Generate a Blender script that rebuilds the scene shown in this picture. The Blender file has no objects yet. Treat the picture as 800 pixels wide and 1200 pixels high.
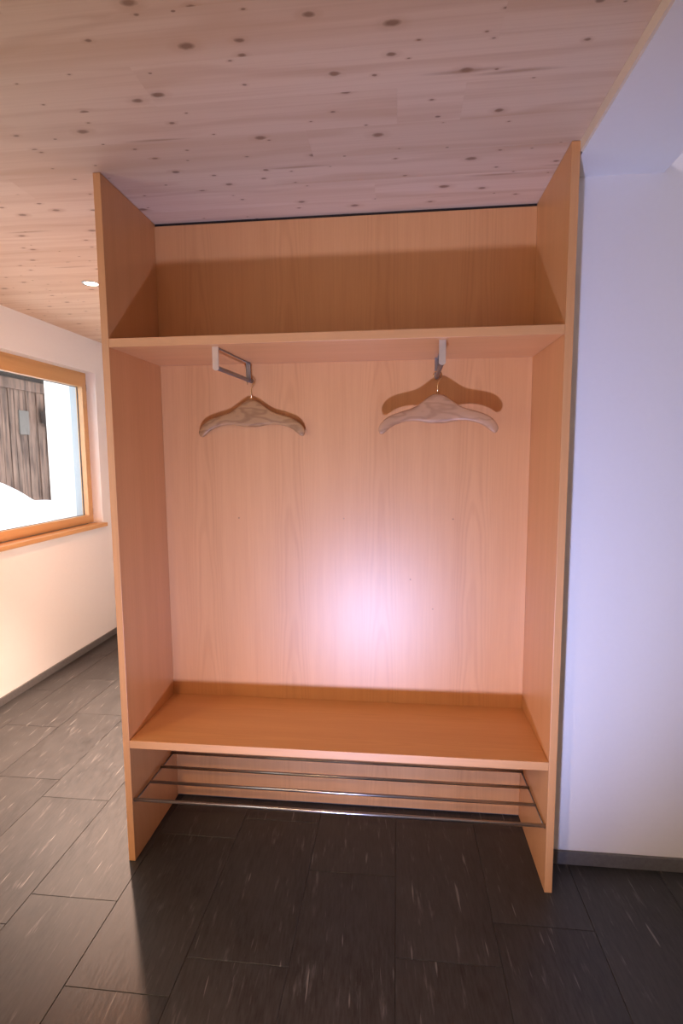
import bpy, bmesh, math, random
from mathutils import Vector, Matrix
random.seed(7)
scene = bpy.context.scene
col = scene.collection

# ------------------------------------------------------------------ camera
cam_data = bpy.data.cameras.new('camera')
cam_data.sensor_fit = 'VERTICAL'
cam_data.sensor_height = 36.0
cam_data.sensor_width = 24.0
cam_data.lens = 619.03 / 1200 * 36.0
cam_data.clip_start = 0.02
cam = bpy.data.objects.new('camera', cam_data)
col.objects.link(cam)
CR = Vector((0.99449203, 0.10460152, -0.00664236))
CU = Vector((-0.00450425, 0.10596717, 0.99435943))
CF = Vector((-0.10471538, 0.98885261, -0.10585466))
M = Matrix((CR, CU, -CF)).transposed().to_4x4()
M.translation = Vector((0.98107643, -1.71580566, 1.48611141))
cam.matrix_world = M
scene.camera = cam

# ------------------------------------------------------------------ colour management
vs = scene.view_settings
scene.display_settings.display_device = 'sRGB'
vs.view_transform = 'Standard'
vs.look = 'None'
vs.gamma = 1.0
vs.use_curve_mapping = False
vs.exposure = 0.0

# ------------------------------------------------------------------ world: bright overcast winter sky
world = bpy.data.worlds.new('overcast_sky')
scene.world = world
world.use_nodes = True
bg = world.node_tree.nodes['Background']
bg.inputs['Color'].default_value = (0.95, 0.97, 1.0, 1)
bg.inputs['Strength'].default_value = 4.0

# ------------------------------------------------------------------ lamps
def lamp(name, kind, loc, power, color, radius=0.05, target=None, spot=None, blend=0.5):
    d = bpy.data.lights.new(name, kind)
    d.energy = power
    d.color = color
    d.shadow_soft_size = radius
    if kind == 'SPOT':
        d.spot_size = math.radians(spot)
        d.spot_blend = blend
    o = bpy.data.objects.new(name, d)
    col.objects.link(o)
    o.location = loc
    if target is not None:
        o.rotation_euler = (Vector(target) - Vector(loc)).to_track_quat('-Z', 'Y').to_euler()
    return o

# cool flood light standing low on the floor by the photographer
lamp('floor_flood_light', 'SPOT', (0.77, -1.72, 0.20), 240, (0.52, 0.56, 1.0), 0.045, (0.90, 0.384, 1.22), 87, 1.0)
# ceiling downlights of the hallway: (x, y, colour, beam power, beam angle, spill power)
SPOTS = [(-0.63, 1.03, (1.0, 0.47, 0.28), 1450, 66, 92), (-0.16, -2.55, (1.0, 0.72, 0.47), 0, 60, 165), (-1.05, -1.45, (1.0, 0.76, 0.46), 0, 60, 52)]
for sx, sy, sc_, beam, ang, spill in SPOTS:
    lamp('downlight_spill', 'SPOT', (sx, sy, 2.385), spill, (sc_[0], sc_[1] * 0.88, sc_[2] * 0.78), 0.035, (sx, sy, 0), 155, 0.8)
    if beam: lamp('downlight_beam', 'SPOT', (sx, sy, 2.385), beam, (1.0, 0.70, 0.54), 0.035, (-0.30, 0.92, 0), ang, 1.0)   # swivelled away from the wall
# lamp of the upper landing, seen only as light falling past the ceiling edge
lamp('landing_light', 'POINT', (0.80, -0.50, 2.95), 22, (1.0, 0.85, 0.95), 0.04)

# portals only guide the sampling of the sky through the two windows; they give no light of their own
for py in (1.545, -1.285):
    pd = bpy.data.lights.new('window_portal', 'AREA')
    pd.shape = 'RECTANGLE'; pd.size = 1.215; pd.size_y = 1.53
    pd.cycles.is_portal = True
    po = bpy.data.objects.new('window_portal', pd); col.objects.link(po)
    po.location = (-1.835, py, 1.5375)
    po.rotation_euler = (0, math.radians(-90), 0)

# ------------------------------------------------------------------ dimensions (metres)
W, D, H = 1.5105, 0.384, 2.40
T = 0.0248
ZS, TS = 1.8788, 0.0285      # hat shelf top, thickness
ZB, TB = 0.4697, 0.0289      # bench top, thickness
XL = -1.39                   # face of the left wall
YR = 0.147                   # face of the wall right of the wardrobe
YF, YK, XR = -3.4, 3.2, 3.0  # wall behind the camera, far wall, right-hand wall
ZP = 2.366                   # underside of the white ceiling

# ------------------------------------------------------------------ node helpers
def new_mat(name):
    m = bpy.data.materials.new(name)
    m.use_nodes = True
    nt = m.node_tree
    b = nt.nodes['Principled BSDF']
    return m, nt, b

class NT:
    def __init__(s, nt): s.nt = nt
    def n(s, t, **kw):
        nd = s.nt.nodes.new(t)
        for k, v in kw.items(): setattr(nd, k, v)
        return nd
    def link(s, a, b): s.nt.links.new(a, b)
    def put(s, v, sock):
        if isinstance(v, (int, float)): sock.default_value = v
        elif isinstance(v, (tuple, list)): sock.default_value = v
        else: s.link(v, sock)
    def math(s, op, a, b=0.0, c=None, clamp=False):
        nd = s.n('ShaderNodeMath', operation=op); nd.use_clamp = clamp
        s.put(a, nd.inputs[0]); s.put(b, nd.inputs[1])
        if c is not None: s.put(c, nd.inputs[2])
        return nd.outputs[0]
    def mix(s, f, a, b, blend='MIX'):
        nd = s.n('ShaderNodeMix', data_type='RGBA', blend_type=blend)
        s.put(f, nd.inputs[0])
        s.put((*a, 1) if isinstance(a, tuple) and len(a) == 3 else a, nd.inputs[6])
        s.put((*b, 1) if isinstance(b, tuple) and len(b) == 3 else b, nd.inputs[7])
        return nd.outputs[2]
    def coords(s):
        return s.n('ShaderNodeTexCoord').outputs['Object']
    def xyz(s, v):
        nd = s.n('ShaderNodeSeparateXYZ'); s.link(v, nd.inputs[0]); return nd.outputs
    def vec(s, x, y, z):
        nd = s.n('ShaderNodeCombineXYZ')
        for i, q in enumerate((x, y, z)): s.put(q, nd.inputs[i])
        return nd.outputs[0]
    def noise(s, v, scale=1.0, detail=3.0, rough=0.5):
        nd = s.n('ShaderNodeTexNoise')
        s.link(v, nd.inputs['Vector'])
        nd.inputs['Scale'].default_value = scale
        nd.inputs['Detail'].default_value = detail
        nd.inputs['Roughness'].default_value = rough
        return nd.outputs['Fac']
    def ramp(s, f, lo, hi):
        nd = s.n('ShaderNodeMapRange'); nd.clamp = True
        s.put(f, nd.inputs[0]); nd.inputs[1].default_value = lo; nd.inputs[2].default_value = hi
        return nd.outputs[0]
    def rnd(s):
        return s.n('ShaderNodeObjectInfo').outputs['Random']
    def bump(s, h, strength, dist, b):
        nd = s.n('ShaderNodeBump'); nd.inputs['Strength'].default_value = strength
        nd.inputs['Distance'].default_value = dist
        s.link(h, nd.inputs['Height']); s.link(nd.outputs[0], b.inputs['Normal'])

def mat_veneer(name, axis, base, dark, rough=0.42, strip=0.365, cath=0.40):
    """Light cherry/beech veneer; axis = direction of the grain ('x' or 'z' or 'y')."""
    m, nt, b = new_mat(name); k = NT(nt)
    p = k.xyz(k.coords())
    along = p['XYZ'.index(axis.upper())]
    others = [p[i] for i in range(3) if 'XYZ'[i] != axis.upper()]
    across = others[0]; third = others[1]
    cell = k.math('FLOOR', k.math('DIVIDE', k.math('ADD', across, 0.02), strip))
    local = k.math('SUBTRACT', k.math('FRACT', k.math('DIVIDE', k.math('ADD', across, 0.02), strip)), 0.5)
    off = k.math('MULTIPLY', cell, 7.31)
    # fine pores, stretched along the grain
    v1 = k.vec(k.math('MULTIPLY', across, 130.0), k.math('MULTIPLY', third, 130.0), k.math('MULTIPLY', k.math('ADD', along, off), 5.0))
    fine = k.noise(v1, 1.0, 3.0, 0.6)
    v2 = k.vec(k.math('MULTIPLY', across, 20.0), k.math('MULTIPLY', third, 20.0), k.math('MULTIPLY', k.math('ADD', along, off), 0.9))
    broad = k.noise(v2, 1.0, 2.0, 0.5)
    v3 = k.vec(k.math('MULTIPLY', across, 5.0), k.math('MULTIPLY', third, 5.0), k.math('MULTIPLY', along, 1.6))
    wob = k.noise(v3, 1.0, 2.0, 0.5)
    # cathedral figure in the middle of every veneer leaf
    para = k.math('MULTIPLY', k.math('MULTIPLY', local, local), 7.0)
    ph = k.math('ADD', k.math('ADD', k.math('MULTIPLY', along, 0.16), para), k.math('MULTIPLY', wob, 0.30))
    ring = k.math('SINE', k.math('MULTIPLY', ph, 95.0))
    ring = k.ramp(ring, -0.2, 1.0)
    fade = k.ramp(k.math('ABSOLUTE', local), 0.30, 0.08)
    ring = k.math('MULTIPLY', k.math('MULTIPLY', ring, fade), cath)
    tone = k.math('ADD', k.math('MULTIPLY', k.ramp(fine, 0.35, 0.75), 0.35), k.math('MULTIPLY', k.ramp(broad, 0.3, 0.75), 0.45))
    tone = k.math('ADD', tone, ring, clamp=True)
    c = k.mix(tone, base, dark)
    leaf = k.math('FRACT', k.math('MULTIPLY', k.math('SINE', k.math('MULTIPLY', cell, 12.9)), 43.7))
    c = k.mix(k.math('MULTIPLY', leaf, 0.12), c, dark)
    seam = k.ramp(k.math('ABSOLUTE', local), 0.4965, 0.4995)
    c = k.mix(k.math('MULTIPLY', seam, 0.25), c, dark)
    k.link(c, b.inputs['Base Color'])
    b.inputs['Roughness'].default_value = rough
    b.inputs['Specular IOR Level'].default_value = 0.95
    k.bump(fine, 0.03, 0.001, b)
    return m

def mat_spruce(name):
    """Whitened spruce boards of the ceiling, grain along X, brown knots."""
    m, nt, b = new_mat(name); k = NT(nt)
    p = k.xyz(k.coords()); r = k.rnd()
    x = k.math('ADD', p[0], k.math('MULTIPLY', r, 37.0)); y = k.math('ADD', p[1], k.math('MULTIPLY', r, 11.0))
    # knots: one candidate per voronoi cell, many suppressed
    vo = k.n('ShaderNodeTexVoronoi'); vo.voronoi_dimensions = '2D'
    k.link(k.vec(k.math('MULTIPLY', x, 6.5), k.math('MULTIPLY', y, 12.5), 0.0), vo.inputs['Vector'])
    vo.inputs['Scale'].default_value = 1.0
    kc = k.xyz(vo.outputs['Color'])
    size = k.math('MULTIPLY', k.math('POWER', kc[0], 3.0), 0.10)
    size = k.math('ADD', size, 0.030)
    keep = k.math('GREATER_THAN', kc[1], 0.22)
    wobk = k.noise(k.vec(k.math('MULTIPLY', x, 60.0), k.math('MULTIPLY', y, 60.0), 0.0), 1.0, 1.0)
    dist = k.math('ADD', vo.outputs['Distance'], k.math('MULTIPLY', k.math('SUBTRACT', wobk, 0.5), 0.05))
    rel = k.math('DIVIDE', dist, size)
    knot = k.math('MULTIPLY', k.ramp(rel, 1.15, 0.55), keep)
    halo = k.math('MULTIPLY', k.ramp(rel, 2.6, 0.8), keep)
    # annual ring lines, bending round the knots
    warp = k.noise(k.vec(k.math('MULTIPLY', x, 1.3), k.math('MULTIPLY', y, 7.0), 0.0), 1.0, 2.0)
    ph = k.math('ADD', k.math('MULTIPLY', y, 46.0), k.math('MULTIPLY', warp, 14.0))
    ph = k.math('ADD', ph, k.math('MULTIPLY', halo, 1.2))
    ring = k.ramp(k.math('SINE', ph), 0.35, 1.0)
    ring2 = k.noise(k.vec(k.math('MULTIPLY', x, 2.0), k.math('MULTIPLY', y, 150.0), 0.0), 1.0, 2.0)
    broad = k.noise(k.vec(k.math('MULTIPLY', x, 0.8), k.math('MULTIPLY', y, 16.0), 0.0), 1.0, 2.0)
    base = k.mix(k.math('MULTIPLY', r, 0.8), (0.77, 0.60, 0.45), (0.66, 0.47, 0.32))
    c = k.mix(k.math('MULTIPLY', ring, 0.30), base, (0.55, 0.34, 0.20))
    c = k.mix(k.math('MULTIPLY', k.ramp(ring2, 0.45, 0.75), 0.22), c, (0.55, 0.36, 0.23))
    c = k.mix(k.math('MULTIPLY', k.ramp(broad, 0.5, 0.72), 0.42), c, (0.58, 0.37, 0.22))
    c = k.mix(k.math('MULTIPLY', halo, 0.30), c, (0.48, 0.27, 0.15))
    c = k.mix(k.math('MULTIPLY', knot, 0.75), c, (0.20, 0.10, 0.055))
    v2 = k.n('ShaderNodeTexVoronoi'); v2.voronoi_dimensions = '2D'
    k.link(k.vec(k.math('MULTIPLY', x, 1.1), k.math('MULTIPLY', k.math('ADD', y, k.math('MULTIPLY', warp, 0.05)), 14.0), 0.0), v2.inputs['Vector'])
    v2.inputs['Scale'].default_value = 1.0
    sc2 = k.xyz(v2.outputs['Color'])
    dash = k.math('MULTIPLY', k.ramp(v2.outputs['Distance'], 0.13, 0.03), k.math('GREATER_THAN', sc2[0], 0.72))
    c = k.mix(k.math('MULTIPLY', dash, 0.55), c, (0.36, 0.19, 0.10))
    k.link(c, b.inputs['Base Color'])
    b.inputs['Roughness'].default_value = 0.55
    return m

def mat_tile(name):
    m, nt, b = new_mat(name); k = NT(nt)
    p = k.xyz(k.coords()); r = k.rnd()
    x = k.math('ADD', p[0], k.math('MULTIPLY', r, 53.0)); y = k.math('ADD', p[1], k.math('MULTIPLY', r, 29.0))
    skew = k.math('ADD', x, k.math('MULTIPLY', y, 0.06))
    fib = k.noise(k.vec(k.math('MULTIPLY', skew, 110.0), k.math('MULTIPLY', y, 14.0), 0.0), 1.0, 5.0, 0.7)
    blot = k.noise(k.vec(k.math('MULTIPLY', skew, 7.0), k.math('MULTIPLY', y, 2.5), 0.0), 1.0, 3.0, 0.6)
    st = k.noise(k.vec(k.math('MULTIPLY', skew, 46.0), k.math('MULTIPLY', y, 6.0), 3.0), 1.0, 3.0, 0.6)
    st2 = k.noise(k.vec(k.math('MULTIPLY', skew, 75.0), k.math('MULTIPLY', y, 5.0), 9.0), 1.0, 2.0, 0.5)
    streak = k.math('MULTIPLY', k.ramp(st, 0.60, 0.72), k.ramp(fib, 0.35, 0.6))
    thin = k.ramp(st2, 0.68, 0.74)
    c = k.mix(k.ramp(fib, 0.30, 0.72), (0.009, 0.0087, 0.009), (0.048, 0.0465, 0.0465))
    c = k.mix(k.math('MULTIPLY', k.ramp(blot, 0.35, 0.75), 0.5), c, (0.052, 0.050, 0.050))
    c = k.mix(k.math('MULTIPLY', k.math('SUBTRACT', r, 0.5), 0.3, clamp=True), c, (0.085, 0.082, 0.082))
    c = k.mix(k.math('MULTIPLY', streak, 0.55), c, (0.17, 0.16, 0.155))
    c = k.mix(k.math('MULTIPLY', thin, 0.60), c, (0.24, 0.23, 0.22))
    k.link(c, b.inputs['Base Color'])
    b.inputs['Roughness'].default_value = 0.42
    k.link(k.ramp(fib, -0.5, 1.7), b.inputs['Roughness'])
    b.inputs['Specular IOR Level'].default_value = 0.42
    k.bump(fib, 0.12, 0.002, b)
    return m

def mat_plain(name, c, rough=0.6, metal=0.0, var=0.0, scale=20.0, bump=0.0, spec=0.5):
    m, nt, b = new_mat(name); k = NT(nt)
    n = k.noise(k.coords(), scale, 4.0, 0.6)
    dk = tuple(v * (1 - var) for v in c)
    k.link(k.mix(n, c, dk), b.inputs['Base Color'])
    b.inputs['Roughness'].default_value = rough
    b.inputs['Metallic'].default_value = metal
    b.inputs['Specular IOR Level'].default_value = spec
    if bump: k.bump(n, bump, 0.002, b)
    return m

def mat_hanger(name, base, dark):
    m, nt, b = new_mat(name); k = NT(nt)
    p = k.xyz(k.coords())
    n = k.noise(k.vec(k.math('MULTIPLY', p[0], 7.0), k.math('MULTIPLY', p[1], 30.0), k.math('MULTIPLY', p[2], 22.0)), 1.0, 2.0)
    ph = k.math('ADD', k.math('MULTIPLY', p[2], 130.0), k.math('MULTIPLY', n, 26.0))
    ph = k.math('ADD', ph, k.math('MULTIPLY', k.math('ABSOLUTE', p[0]), 30.0))
    ring = k.ramp(k.math('SINE', ph), -0.3, 1.0)
    k.link(k.mix(k.math('MULTIPLY', ring, 0.75), base, dark), b.inputs['Base Color'])
    b.inputs['Roughness'].default_value = 0.45
    return m

def mat_barn(name):
    m, nt, b = new_mat(name); k = NT(nt)
    p = k.xyz(k.coords()); r = k.rnd()
    y = k.math('ADD', p[1], k.math('MULTIPLY', r, 19.0)); z = k.math('ADD', p[2], k.math('MULTIPLY', r, 7.0))
    g = k.noise(k.vec(0.0, k.math('MULTIPLY', y, 17.0), k.math('MULTIPLY', z, 1.1)), 1.0, 4.0, 0.6)
    g2 = k.noise(k.vec(0.0, k.math('MULTIPLY', y, 5.0), k.math('MULTIPLY', z, 2.6)), 1.0, 3.0, 0.6)
    c = k.mix(k.ramp(g, 0.36, 0.66), (0.030, 0.014, 0.010), (0.20, 0.115, 0.085))
    c = k.mix(k.math('MULTIPLY', k.ramp(g2, 0.4, 0.7), 0.4), c, (0.29, 0.19, 0.15))
    k.link(c, b.inputs['Base Color'])
    b.inputs['Roughness'].default_value = 0.85
    return m

def mat_glass(name):
    m = bpy.data.materials.new(name); m.use_nodes = True
    nt = m.node_tree; k = NT(nt)
    for nd in list(nt.nodes): nt.nodes.remove(nd)
    out = k.n('ShaderNodeOutputMaterial')
    tr = k.n('ShaderNodeBsdfTransparent'); tr.inputs[0].default_value = (0.95, 0.97, 0.97, 1)
    gl = k.n('ShaderNodeBsdfGlossy'); gl.inputs['Roughness'].default_value = 0.02
    lw = k.n('ShaderNodeLayerWeight'); lw.inputs['Blend'].default_value = 0.5
    schlick = k.math('ADD', k.math('MULTIPLY', k.math('POWER', lw.outputs['Facing'], 5.0), 0.9), 0.035)
    mx = k.n('ShaderNodeMixShader')
    k.link(schlick, mx.inputs[0]); k.link(tr.outputs[0], mx.inputs[1]); k.link(gl.outputs[0], mx.inputs[2])
    k.link(mx.outputs[0], out.inputs[0])
    return m

def mat_emit(name, c, strength):
    m, nt, b = new_mat(name)
    b.inputs['Base Color'].default_value = (*c, 1)
    b.inputs['Emission Color'].default_value = (*c, 1)
    b.inputs['Emission Strength'].default_value = strength
    return m

WOOD, WOOD_D = (0.69, 0.345, 0.135), (0.58, 0.268, 0.092)
MAT = {
    'veneer_v': mat_veneer('veneer_vertical', 'z', WOOD, WOOD_D),
    'veneer_side': mat_veneer('veneer_side', 'z', WOOD, WOOD_D, strip=0.24, cath=0.35),
    'veneer_h': mat_veneer('veneer_lengthwise', 'x', WOOD, WOOD_D, strip=0.21, cath=0.30),
    'spruce': mat_spruce('whitened_spruce'),
    'tile': mat_tile('slate_tile'),
    'grout': mat_plain('grout', (0.075, 0.072, 0.070), 0.9, var=0.2),
    'plaster': mat_plain('white_plaster', (0.84, 0.83, 0.82), 0.8, var=0.03, scale=60, bump=0.05, spec=0.3),
    'base_stone': mat_plain('skirting_stone', (0.17, 0.165, 0.165), 0.5, var=0.5, scale=60),
    'steel': mat_plain('brushed_steel', (0.55, 0.54, 0.53), 0.30, metal=1.0, var=0.1, scale=80),
    'steel_dark': mat_plain('grey_steel', (0.34, 0.34, 0.35), 0.38, metal=1.0, var=0.1, scale=80),
    'brass': mat_plain('brass_wire', (0.80, 0.60, 0.33), 0.22, metal=1.0, var=0.05),
    'satin': mat_plain('satin_nickel', (0.80, 0.70, 0.58), 0.36, metal=0.75, var=0.06, scale=120),
    'hanger_a': mat_hanger('hanger_wood', (0.43, 0.235, 0.090), (0.27, 0.130, 0.045)),
    'hanger_b': mat_hanger('hanger_wood_reddish', (0.47, 0.255, 0.125), (0.35, 0.175, 0.080)),
    'window_wood': mat_veneer('window_larch', 'y', (0.62, 0.355, 0.140), (0.52, 0.275, 0.095), 0.4, 0.3, 0.2),
    'gasket': mat_plain('grey_gasket', (0.05, 0.05, 0.055), 0.7, var=0.1),
    'alu': mat_plain('shutter_rail_grey', (0.36, 0.42, 0.48), 0.45, metal=0.2, var=0.05),
    'glass': mat_glass('window_glass'),
    'barn': mat_barn('weathered_boards'),
    'barn_dark': mat_plain('dark_timber', (0.06, 0.045, 0.04), 0.9, var=0.4, scale=8),
    'barn_patch': mat_plain('grey_board', (0.15, 0.13, 0.12), 0.9, var=0.25, scale=8),
    'snow': mat_plain('snow', (0.88, 0.90, 0.93), 0.8, var=0.05, scale=3, bump=0.3),
    'trim': mat_plain('spruce_edge', (0.80, 0.68, 0.54), 0.55, var=0.12, scale=30),
    'bulb': mat_emit('downlight_glow', (1.0, 0.82, 0.62), 12.0),
    'gap': mat_plain('dark_gap_shade', (0.03, 0.022, 0.018), 0.9, var=0.2),
}

# ------------------------------------------------------------------ mesh helpers
def link(name, me, mat, parent=None, label=None):
    o = bpy.data.objects.new(name, me)
    col.objects.link(o)
    if mat: me.materials.append(MAT[mat] if isinstance(mat, str) else mat)
    if parent is not None: o.parent = parent
    if label: o['label'] = label
    return o

def origin_of(parent):
    v = Vector((0, 0, 0))
    while parent is not None:
        v += parent.location; parent = parent.parent
    return v

def add_box(bm, x0, x1, y0, y1, z0, z1):
    vs_ = [bm.verts.new((x, y, z)) for x in (x0, x1) for y in (y0, y1) for z in (z0, z1)]
    idx = [(0, 1, 3, 2), (4, 6, 7, 5), (0, 4, 5, 1), (2, 3, 7, 6), (0, 2, 6, 4), (1, 5, 7, 3)]
    return [bm.faces.new([vs_[i] for i in f]) for f in idx]

def finish(bm, name, mat, parent=None, smooth=False, label=None):
    o0 = origin_of(parent)
    bmesh.ops.recalc_face_normals(bm, faces=bm.faces)
    if o0.length > 0: bmesh.ops.translate(bm, verts=bm.verts, vec=-o0)
    me = bpy.data.meshes.new(name)
    bm.to_mesh(me); bm.free()
    if smooth:
        for p in me.polygons: p.use_smooth = True
    return link(name, me, mat, parent, label)

def box(name, x0, x1, y0, y1, z0, z1, mat, parent=None, bevel=0.0, label=None):
    bm = bmesh.new()
    add_box(bm, x0, x1, y0, y1, z0, z1)
    if bevel: bmesh.ops.bevel(bm, geom=list(bm.edges), offset=bevel, segments=2, profile=0.5, affect='EDGES')
    return finish(bm, name, mat, parent, label=label)

def boxes(name, lst, mat, parent=None, label=None):
    bm = bmesh.new()
    for b in lst: add_box(bm, *b)
    return finish(bm, name, mat, parent, label=label)

def add_tube(bm, pts, r, seg=12, cap=True):
    pts = [Vector(p) for p in pts]
    rings = []; up = None
    for i, p in enumerate(pts):
        t = (pts[min(i + 1, len(pts) - 1)] - pts[max(i - 1, 0)]).normalized()
        if up is None:
            up = Vector((0, 0, 1)) if abs(t.z) < 0.9 else Vector((1, 0, 0))
        a = (up - t * up.dot(t)).normalized(); up = a
        b = t.cross(a)
        rr = r[i] if isinstance(r, (list, tuple)) else r
        rings.append([bm.verts.new(p + (a * math.cos(2 * math.pi * j / seg) + b * math.sin(2 * math.pi * j / seg)) * rr) for j in range(seg)])
    for u, v in zip(rings, rings[1:]):
        for j in range(seg): bm.faces.new((u[j], u[(j + 1) % seg], v[(j + 1) % seg], v[j]))
    if cap: bm.faces.new(rings[0][::-1]); bm.faces.new(rings[-1])

def tube(name, pts, r, mat, parent=None, seg=12, label=None):
    bm = bmesh.new(); add_tube(bm, pts, r, seg)
    o = finish(bm, name, mat, parent, True, label)
    return o

def lathe(name, prof, center, mat, parent=None, seg=32, label=None):
    bm = bmesh.new(); rings = []
    for r, z in prof:
        if r < 1e-6: rings.append([bm.verts.new((center[0], center[1], center[2] + z))])
        else: rings.append([bm.verts.new((center[0] + r * math.cos(2 * math.pi * j / seg), center[1] + r * math.sin(2 * math.pi * j / seg), center[2] + z)) for j in range(seg)])
    for u, v in zip(rings, rings[1:]):
        for j in range(seg):
            a, b = u[j % len(u)], u[(j + 1) % len(u)]; c, d = v[(j + 1) % len(v)], v[j % len(v)]
            q = []
            for w in (a, b, c, d):
                if w not in q: q.append(w)
            if len(q) > 2: bm.faces.new(q)
    return finish(bm, name, mat, parent, True, label)

def struct(o): o['kind'] = 'structure'; return o

def thing(name, loc, label, cat, group=None):
    o = bpy.data.objects.new(name, None); col.objects.link(o)
    o.empty_display_size = 0.1
    o.location = loc; o['label'] = label; o['category'] = cat
    if group: o['group'] = group
    return o

def tag(o, label, cat, group=None):
    o['label'] = label; o['category'] = cat
    if group: o['group'] = group
    return o

# ------------------------------------------------------------------ floor with single slate tiles
floor = struct(box('floor', XL - 0.02, XR, YF, YK, -0.06, -0.0025, 'grout'))
PX, PY, J = 0.3105, 0.611, 0.0009
PH = {-5: 0.10, -4: 0.28, -3: 0.44, -2: 0.318, -1: -0.175, 0: -0.462, 1: -0.345, 2: 0.02, 3: -0.285, 4: -0.136, 5: -0.47, 6: -0.20, 7: 0.1, 8: -0.3, 9: 0.0}
tile_cache = {}
def tile_mesh(w, h):
    key = (round(w, 4), round(h, 4))
    if key not in tile_cache:
        bm = bmesh.new()
        add_box(bm, -w / 2, w / 2, -h / 2, h / 2, -0.0075, 0)
        top = [e for e in bm.edges if all(abs(v.co.z) < 1e-6 for v in e.verts)]
        bmesh.ops.bevel(bm, geom=top, offset=0.0008, segments=1, affect='EDGES')
        bmesh.ops.recalc_face_normals(bm, faces=bm.faces)
        me = bpy.data.meshes.new('floor_tile'); bm.to_mesh(me); bm.free()
        me.materials.append(MAT['tile'])
        tile_cache[key] = me
    return tile_cache[key]
for kx in range(-5, 10):
    x0 = 0.05 + PX * kx; x1 = x0 + PX
    x0 = max(x0, XL); x1 = min(x1, XR)
    if x1 - x0 < 0.01: continue
    j = math.floor((YF - PH[kx]) / PY)
    while True:
        y0 = PH[kx] + PY * j; y1 = y0 + PY; j += 1
        if y0 > YK: break
        y0 = max(y0, YF); y1 = min(y1, YK)
        if y1 - y0 < 0.01: continue
        o = bpy.data.objects.new('floor_tile', tile_mesh(x1 - x0 - 2 * J, y1 - y0 - 2 * J))
        col.objects.link(o); o.parent = floor
        o.location = ((x0 + x1) / 2, (y0 + y1) / 2, random.uniform(-0.0003, 0.0002))

# ------------------------------------------------------------------ wooden ceiling with single boards, plaster ceiling
ceiling = struct(box('ceiling', XL - 0.02, W, YF, YK, H + 0.020, H + 0.035, 'gap'))
PB = 0.145
rows = range(math.floor((YF + 0.137) / PB), math.ceil((YK + 0.137) / PB))
joints = {-1: [0.976, 1.147], 0: [0.72], -2: [0.35], -3: [1.2], 1: [-0.3], 2: [0.9]}
for rj in rows:
    y0 = max(-0.137 + PB * rj, YF); y1 = min(-0.137 + PB * (rj + 1), YK)
    if y1 - y0 < 0.01: continue
    cuts = joints.get(rj, [random.uniform(-1.0, 1.2)])
    xs = [XL] + cuts + [W - 0.0005]
    for a, b in zip(xs, xs[1:]):
        bm = bmesh.new()
        add_box(bm, a + 0.0001, b - 0.0001, y0 + 0.0001, y1 - 0.0001, H + random.uniform(0.0, 0.0006), H + 0.0195)
        finish(bm, 'ceiling_board', 'spruce', ceiling)
plaster_ceiling = struct(box('ceiling', W + 0.007, 1.811, YF, YR, ZP, ZP + 0.03, 'plaster'))
trim1 = struct(box('trim_1', W, W + 0.007, YF, 0.0, ZP + 0.002, H + 0.02, 'trim'))

# ------------------------------------------------------------------ walls
WY0, WY1, WZ0, WZ1 = 0.78, 2.31, 0.93, 2.145       # opening of the window in view
NY0, NY1 = -2.05, -0.52                            # opening of an unseen window, added for daylight from the left
XO = -1.825
struct(boxes('wall_left', [(XO, XL, YF, NY0, 0, H + 0.02), (XO, XL, NY1, WY0, 0, H + 0.02), (XO, XL, WY1, YK, 0, H + 0.02),
                           (XO, XL, WY0, WY1, 0, WZ0), (XO, XL, WY0, WY1, WZ1, H + 0.02),
                           (XO, XL, NY0, NY1, 0, WZ0), (XO, XL, NY0, NY1, WZ1, H + 0.02)], 'plaster'))
struct(box('wall_back', XL, 0.0, YK, YK + 0.1, 0, H + 0.02, 'plaster'))
struct(boxes('wall_partition', [(0.0, W + 0.006, D + 0.022, YK, 0, H + 0.02)], 'plaster'))
struct(box('wall_right', W + 0.006, XR, YR, YR + 0.25, 0, 3.6, 'plaster'))
struct(box('wall_front', XO, XR, YF - 0.1, YF, 0, 3.6, 'plaster'))
struct(box('wall_side', XR, XR + 0.1, YF, YR + 0.25, 0, 3.6, 'plaster'))
struct(boxes('wall_landing', [(-0.1, 0.0, YF, YR + 0.25, H + 0.04, 3.6), (0.0, W + 0.006, YR, YR + 0.25, H + 0.04, 3.6)], 'plaster'))
struct(box('ceiling_landing', -0.1, XR + 0.1, YF - 0.1, YR + 0.25, 3.6, 3.7, 'plaster'))
struct(box('baseboard_right', W + 0.006, XR, YR - 0.012, YR - 0.0005, 0.0008, 0.050, 'base_stone', bevel=0.0015))
struct(box('baseboard_left', XL + 0.0005, XL + 0.012, YF, YK, 0.0008, 0.050, 'base_stone', bevel=0.0015))

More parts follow.
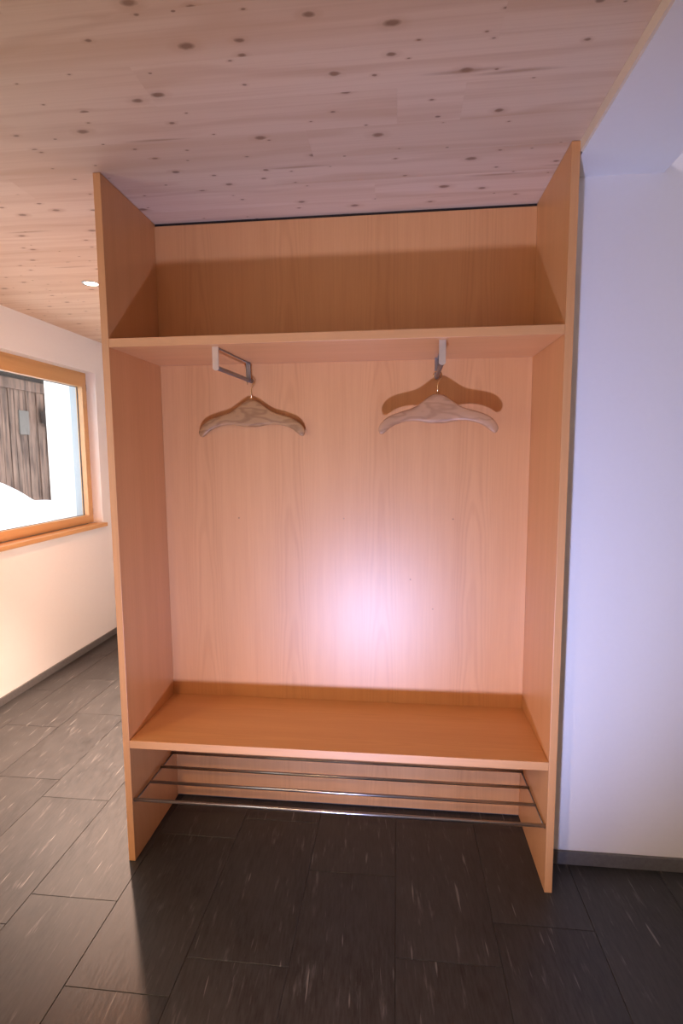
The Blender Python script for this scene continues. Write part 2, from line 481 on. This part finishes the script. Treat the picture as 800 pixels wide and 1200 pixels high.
# ------------------------------------------------------------------ window in the left wall
def ring_boxes(x0, x1, ya, yb, za, zb, wl, wr, wb, wt):
    return [(x0, x1, ya, ya + wl, za, zb), (x0, x1, yb - wr, yb, za, zb),
            (x0, x1, ya + wl, yb - wr, za, za + wb), (x0, x1, ya + wl, yb - wr, zb - wt, zb)]
FX = -1.47
def make_window(name, WY0, WY1):
    win = struct(boxes(name, ring_boxes(FX - 0.046, FX, WY0, WY1, WZ0 + 0.035, WZ1, 0.04, 0.034, 0.030, 0.050), 'window_wood'))
    sash = bmesh.new()
    for b in ring_boxes(FX - 0.042, FX + 0.012, WY0 + 0.028, WY1 - 0.022, WZ0 + 0.052, WZ1 - 0.034, 0.062, 0.054, 0.048, 0.080):
        add_box(sash, *b)
    sash = finish(sash, 'sash', 'window_wood', win)
    gy0, gy1, gz0, gz1 = WY0 + 0.09, WY1 - 0.076, WZ0 + 0.100, WZ1 - 0.114
    boxes('gasket', ring_boxes(FX - 0.034, FX - 0.026, gy0, gy1, gz0, gz1, 0.003, 0.003, 0.003, 0.003), 'gasket', sash)
    box('pane', FX - 0.033, FX - 0.027, gy0 + 0.001, gy1 - 0.001, gz0 + 0.001, gz1 - 0.001, 'glass', sash)
    box('sill', FX, XL + 0.030, WY0 + 0.001, WY1 + 0.02, WZ0 + 0.001, WZ0 + 0.030, 'window_wood', win, bevel=0.003)
    for hz in (WZ0 + 0.10, WZ1 - 0.14):
        tube('hinge', [(FX + 0.008, WY1 - 0.019, hz), (FX + 0.008, WY1 - 0.019, hz + 0.05)], 0.005, 'steel_dark', win)
    for gy in (WY0, WY1 - 0.028):
        box('guide_rail', FX - 0.125, FX - 0.047, gy + 0.0005, gy + 0.0275, WZ0 + 0.03, WZ1 - 0.002, 'alu', win, bevel=0.002)
    box('outer_sill', XO - 0.03, FX - 0.047, WY0 + 0.001, WY1 - 0.001, WZ0 + 0.0005, WZ0 + 0.028, 'alu', win)
make_window('window_1', WY0, WY1)
make_window('window_2_added', NY0, NY1)

# ------------------------------------------------------------------ outside: snow, weathered barn
def snow_h(x, y):
    t = max(0.0, min(1.0, (-x - 2.6) / 2.2))
    if y < 3.0: t *= max(0.0, (y + 1.0) / 4.0) if y > -1.0 else 0.0
    bank = 1.02 - 0.36 * (y - 5.6) + 0.05 * math.sin(3.1 * y) + 0.04 * math.sin(5.3 * y + 1.7 * x)
    bank = max(0.30, min(1.75, bank))
    return -0.2 + (bank + 0.2) * (t * t * (3 - 2 * t))
bm = bmesh.new()
NXs, NYs = 34, 96
gv = [[bm.verts.new((-1.95 - 3.0 * i / NXs, -5.0 + 16.0 * j / NYs, snow_h(-1.95 - 3.0 * i / NXs, -5.0 + 16.0 * j / NYs))) for j in range(NYs + 1)] for i in range(NXs + 1)]
for i in range(NXs):
    for j in range(NYs): bm.faces.new((gv[i][j], gv[i + 1][j], gv[i + 1][j + 1], gv[i][j + 1]))
snow = finish(bm, 'snow_bank', 'snow', None, True)
tag(snow, 'white snow bank heaped against the old barn outside the window', 'snow'); snow['kind'] = 'stuff'
barn = thing('barn', (-5.0, 6.5, 0.0), 'weathered brown board wall of a barn seen through the window', 'barn')
yb = 3.2
while yb < 10.0:
    wd = random.uniform(0.10, 0.15)
    dx = random.uniform(0, 0.03)
    box('wall_board', -5.05 + dx, -5.02 + dx, yb + 0.006, yb + wd - 0.006, 0.0, 2.62 + random.uniform(-0.02, 0.02), 'barn', barn)
    yb += wd
box('backing', -5.12, -5.06, 3.2, 10.1, 0.0, 3.2, 'barn_dark', barn)
box('beam', -5.05, -4.96, 3.2, 10.1, 2.56, 2.72, 'barn', barn)
bm = bmesh.new(); add_box(bm, -5.2, -4.2, 3.1, 10.2, 2.93, 2.98)
bmesh.ops.rotate(bm, verts=bm.verts, cent=(-5.0, 6, 2.93), matrix=Matrix.Rotation(math.radians(-10), 3, 'Y'))
finish(bm, 'eave', 'barn_dark', barn)
box('patch_board', -5.018, -4.985, 6.20, 6.42, 1.86, 2.24, 'barn_patch', barn)
bm = bmesh.new(); add_box(bm, -4.99, -4.78, 6.66, 6.98, 2.00, 2.32)
bmesh.ops.bevel(bm, geom=list(bm.edges), offset=0.06, segments=2, affect='EDGES')
finish(bm, 'bracket', 'barn_dark', barn)

# ------------------------------------------------------------------ built-in wardrobe
wr = thing('wardrobe', (W / 2, 0.19, 0.0), 'tall open wardrobe of light cherry veneer with bench, hat shelf and shoe rails', 'wardrobe')
E0 = 0.0006
box('side_panel', 0.0, T, 0.0, D + 0.018, 0.0008, H - 0.0015, 'veneer_side', wr, bevel=0.001)
box('side_panel', W - T, W, 0.0, D + 0.018, 0.0008, H - 0.0015, 'veneer_side', wr, bevel=0.001)
box('back_panel', T + E0, W - T - E0, D, D + 0.018, 0.008, H - 0.012, 'veneer_v', wr)
box('shadow_strip', T + E0, W - T - E0, D + 0.006, D + 0.018, H - 0.0115, H - 0.001, 'gap', wr)  # dark colour stands in for the shade in the gap below the ceiling
box('hat_shelf', T + E0, W - T - E0, 0.0, D - E0, ZS - TS, ZS, 'veneer_h', wr, bevel=0.001)
box('bench', T + E0, W - T - E0, 0.0, D - E0, ZB - TB, ZB, 'veneer_h', wr, bevel=0.001)
box('plinth', T + E0, W - T - E0, D + 0.006, D + 0.018, 0.0008, 0.0075, 'base_stone', wr)
# shoe rack: four steel rods carried by a thin flat bar on either side
RZ = 0.228
rods = [(0.012, 0.236), (0.140, 0.222), (0.236, 0.225), (0.338, 0.226)]
for i, (ry, rz) in enumerate(rods):
    tube('shoe_rod', [(T + E0, ry, rz), (W - T - E0, ry, rz)], 0.0062 if i == 0 else 0.0058, 'steel', wr, seg=16)
for sx in (T + 0.0035, W - T - 0.0035):
    bm = bmesh.new(); add_tube(bm, [(sx, 0.012, 0.228), (sx, 0.345, 0.219)], 0.0026, 8)
    finish(bm, 'rod_bracket', 'steel_dark', wr, True)
# screw cover dots on the back panel
for px, pz in ((0.335, 1.235), (0.768, 1.235), (1.20, 1.235), (1.035, 0.99), (1.125, 0.87)):
    bm = bmesh.new(); add_tube(bm, [(px, D - 0.0008, pz), (px, D + 0.001, pz)], 0.0032, 10)
    finish(bm, 'screw_cap', 'hanger_b', wr, False)

# coat rails hanging under the hat shelf
ZU = ZS - TS - E0
def coat_rail(xf, xb, yf=0.030, yb=0.345, zl=1.782):
    bar = tube('coat_rail', [(xf, yf + 0.006, zl), (xf + (xb - xf) * 0.5, (yf + yb) / 2, zl), (xb + (xb - xf) * 0.1, 0.379, zl)], 0.0075, 'steel_dark', wr, seg=16)
    def post(x, y, w, mat):
        bm = bmesh.new()
        n = 8; prof = [(x - w / 2, ZU), (x + w / 2, ZU)]
        for i in range(n + 1):
            a = -math.pi * i / n
            prof.append((x + w / 2 * math.cos(a), zl - 0.002 + w / 2 * 0.75 * math.sin(a)))
        f = [bm.verts.new((px, y, pz)) for px, pz in prof]
        b = [bm.verts.new((px, y + 0.007, pz)) for px, pz in prof]
        bm.faces.new(f); bm.faces.new(b[::-1])
        for i in range(len(prof)): bm.faces.new((f[i], f[(i + 1) % len(prof)], b[(i + 1) % len(prof)], b[i]))
        bmesh.ops.bevel(bm, geom=[e for e in bm.edges if abs(e.verts[0].co.y - e.verts[1].co.y) < 1e-6], offset=0.0015, segments=2, affect='EDGES')
        return finish(bm, 'end_post', mat, bar)
    post(xf, yf, 0.0215, 'satin'); post(xb, yb - 0.007, 0.0180, 'steel_dark')
    bm = bmesh.new(); add_tube(bm, [(xf + 0.005, yf + 0.007, ZU - 0.003), (xb + 0.002, yb - 0.007, ZU - 0.003)], 0.0028, 8)
    finish(bm, 'mounting_strip', 'steel_dark', bar, True)
    return bar
coat_rail(0.378, 0.402)
coat_rail(1.122, 1.128)

# ------------------------------------------------------------------ wooden coat hangers
def hanger(loc, rz, mat, label, bend, width=0.430):
    h = thing('coat_hanger', loc, label, 'coat hanger', 'wooden coat hangers in the wardrobe')
    h.rotation_euler = (0, 0, rz)
    s = width / 2 / 335.0
    tab = [(0, 405, 574), (25, 408, 574), (55, 424, 571), (90, 452, 564), (125, 477, 560), (160, 492, 560), (200, 503, 567),
           (240, 516, 581), (270, 529, 599), (290, 541, 616), (305, 553, 629), (318, 567, 634), (328, 582, 629), (335, 600, 614)]
    full = [(-a, b, c) for a, b, c in tab[:0:-1]] + tab
    zt = -0.071                       # top of the shoulder below the rail's axis
    bm = bmesh.new(); rings = []
    for a, t, u in full:
        x = a * s; z1 = zt - (t - 405) * s; z0 = zt - (u - 405) * s
        yo = -bend * (x / (width / 2)) ** 2
        th = 0.011 * (1.0 if abs(a) < 300 else max(0.35, 1 - (abs(a) - 300) / 55))
        cz, hz = (z0 + z1) / 2, (z1 - z0) / 2
        ring = []
        for k in range(16):
            an = 2 * math.pi * k / 16
            cx, cy = math.cos(an), math.sin(an)
            px = math.copysign(abs(cx) ** 0.42, cx); py = math.copysign(abs(cy) ** 0.42, cy)
            ring.append(bm.verts.new((x, yo + th * px, cz + hz * py)))
        rings.append(ring)
    for a, b in zip(rings, rings[1:]):
        for k in range(16): bm.faces.new((a[k], a[(k + 1) % 16], b[(k + 1) % 16], b[k]))
    bm.faces.new(rings[0]); bm.faces.new(rings[-1][::-1])
    bmesh.ops.recalc_face_normals(bm, faces=bm.faces)
    me = bpy.data.meshes.new('shoulder'); bm.to_mesh(me); bm.free()
    for p in me.polygons: p.use_smooth = True
    link('shoulder', me, mat, h)
    # hook: a question mark of brass wire over the rail
    R = 0.0155; zc = 0.0075 + 0.0019 - R
    pts = []
    for i in range(22):
        an = math.radians(205 - i * (205 + 55) / 21)
        pts.append((R * math.cos(an), 0, zc + R * math.sin(an)))
    x, _, z = pts[-1]
    pts += [(x * 0.55, 0, z - 0.006), (x * 0.15, 0, z - 0.012), (0, 0, z - 0.018), (0, 0, zt - 0.014)]
    bm = bmesh.new(); add_tube(bm, pts, 0.0019, 10)
    me = bpy.data.meshes.new('hook'); bmesh.ops.recalc_face_normals(bm, faces=bm.faces); bm.to_mesh(me); bm.free()
    for p in me.polygons: p.use_smooth = True
    link('hook', me, 'brass', h)
    bm = bmesh.new(); add_tube(bm, [(0, 0, zt - 0.004), (0, 0, zt + 0.005)], [0.0052, 0.0042], 12)
    me = bpy.data.meshes.new('ferrule'); bmesh.ops.recalc_face_normals(bm, faces=bm.faces); bm.to_mesh(me); bm.free()
    link('ferrule', me, 'brass', h)
    return h
hanger((0.4040, 0.3665, 1.782), math.radians(0), 'hanger_a', 'wooden coat hanger with bold grain on the rail farther from the white wall', 0.008)
hanger((1.1265, 0.285, 1.782), math.radians(-1), 'hanger_b', 'reddish wooden coat hanger on the rail nearer the white wall', 0.026)

# ------------------------------------------------------------------ recessed ceiling downlights
def downlight(x, y, label):
    d = thing('downlight', (x, y, H), label, 'downlight', 'recessed downlights in the wooden ceiling')
    lathe('trim_ring', [(0.0345, -0.0005), (0.045, -0.0005), (0.0445, -0.003), (0.041, -0.005), (0.0355, -0.004), (0.0345, -0.0005)], (x, y, H), 'steel', d)
    lathe('lens', [(0.0, -0.003), (0.034, -0.0025), (0.034, -0.0006), (0.0, -0.0006)], (x, y, H), 'bulb', d)
    return d
downlight(SPOTS[0][0], SPOTS[0][1], 'glowing round downlight in the wooden ceiling beside the wardrobe, near the window')
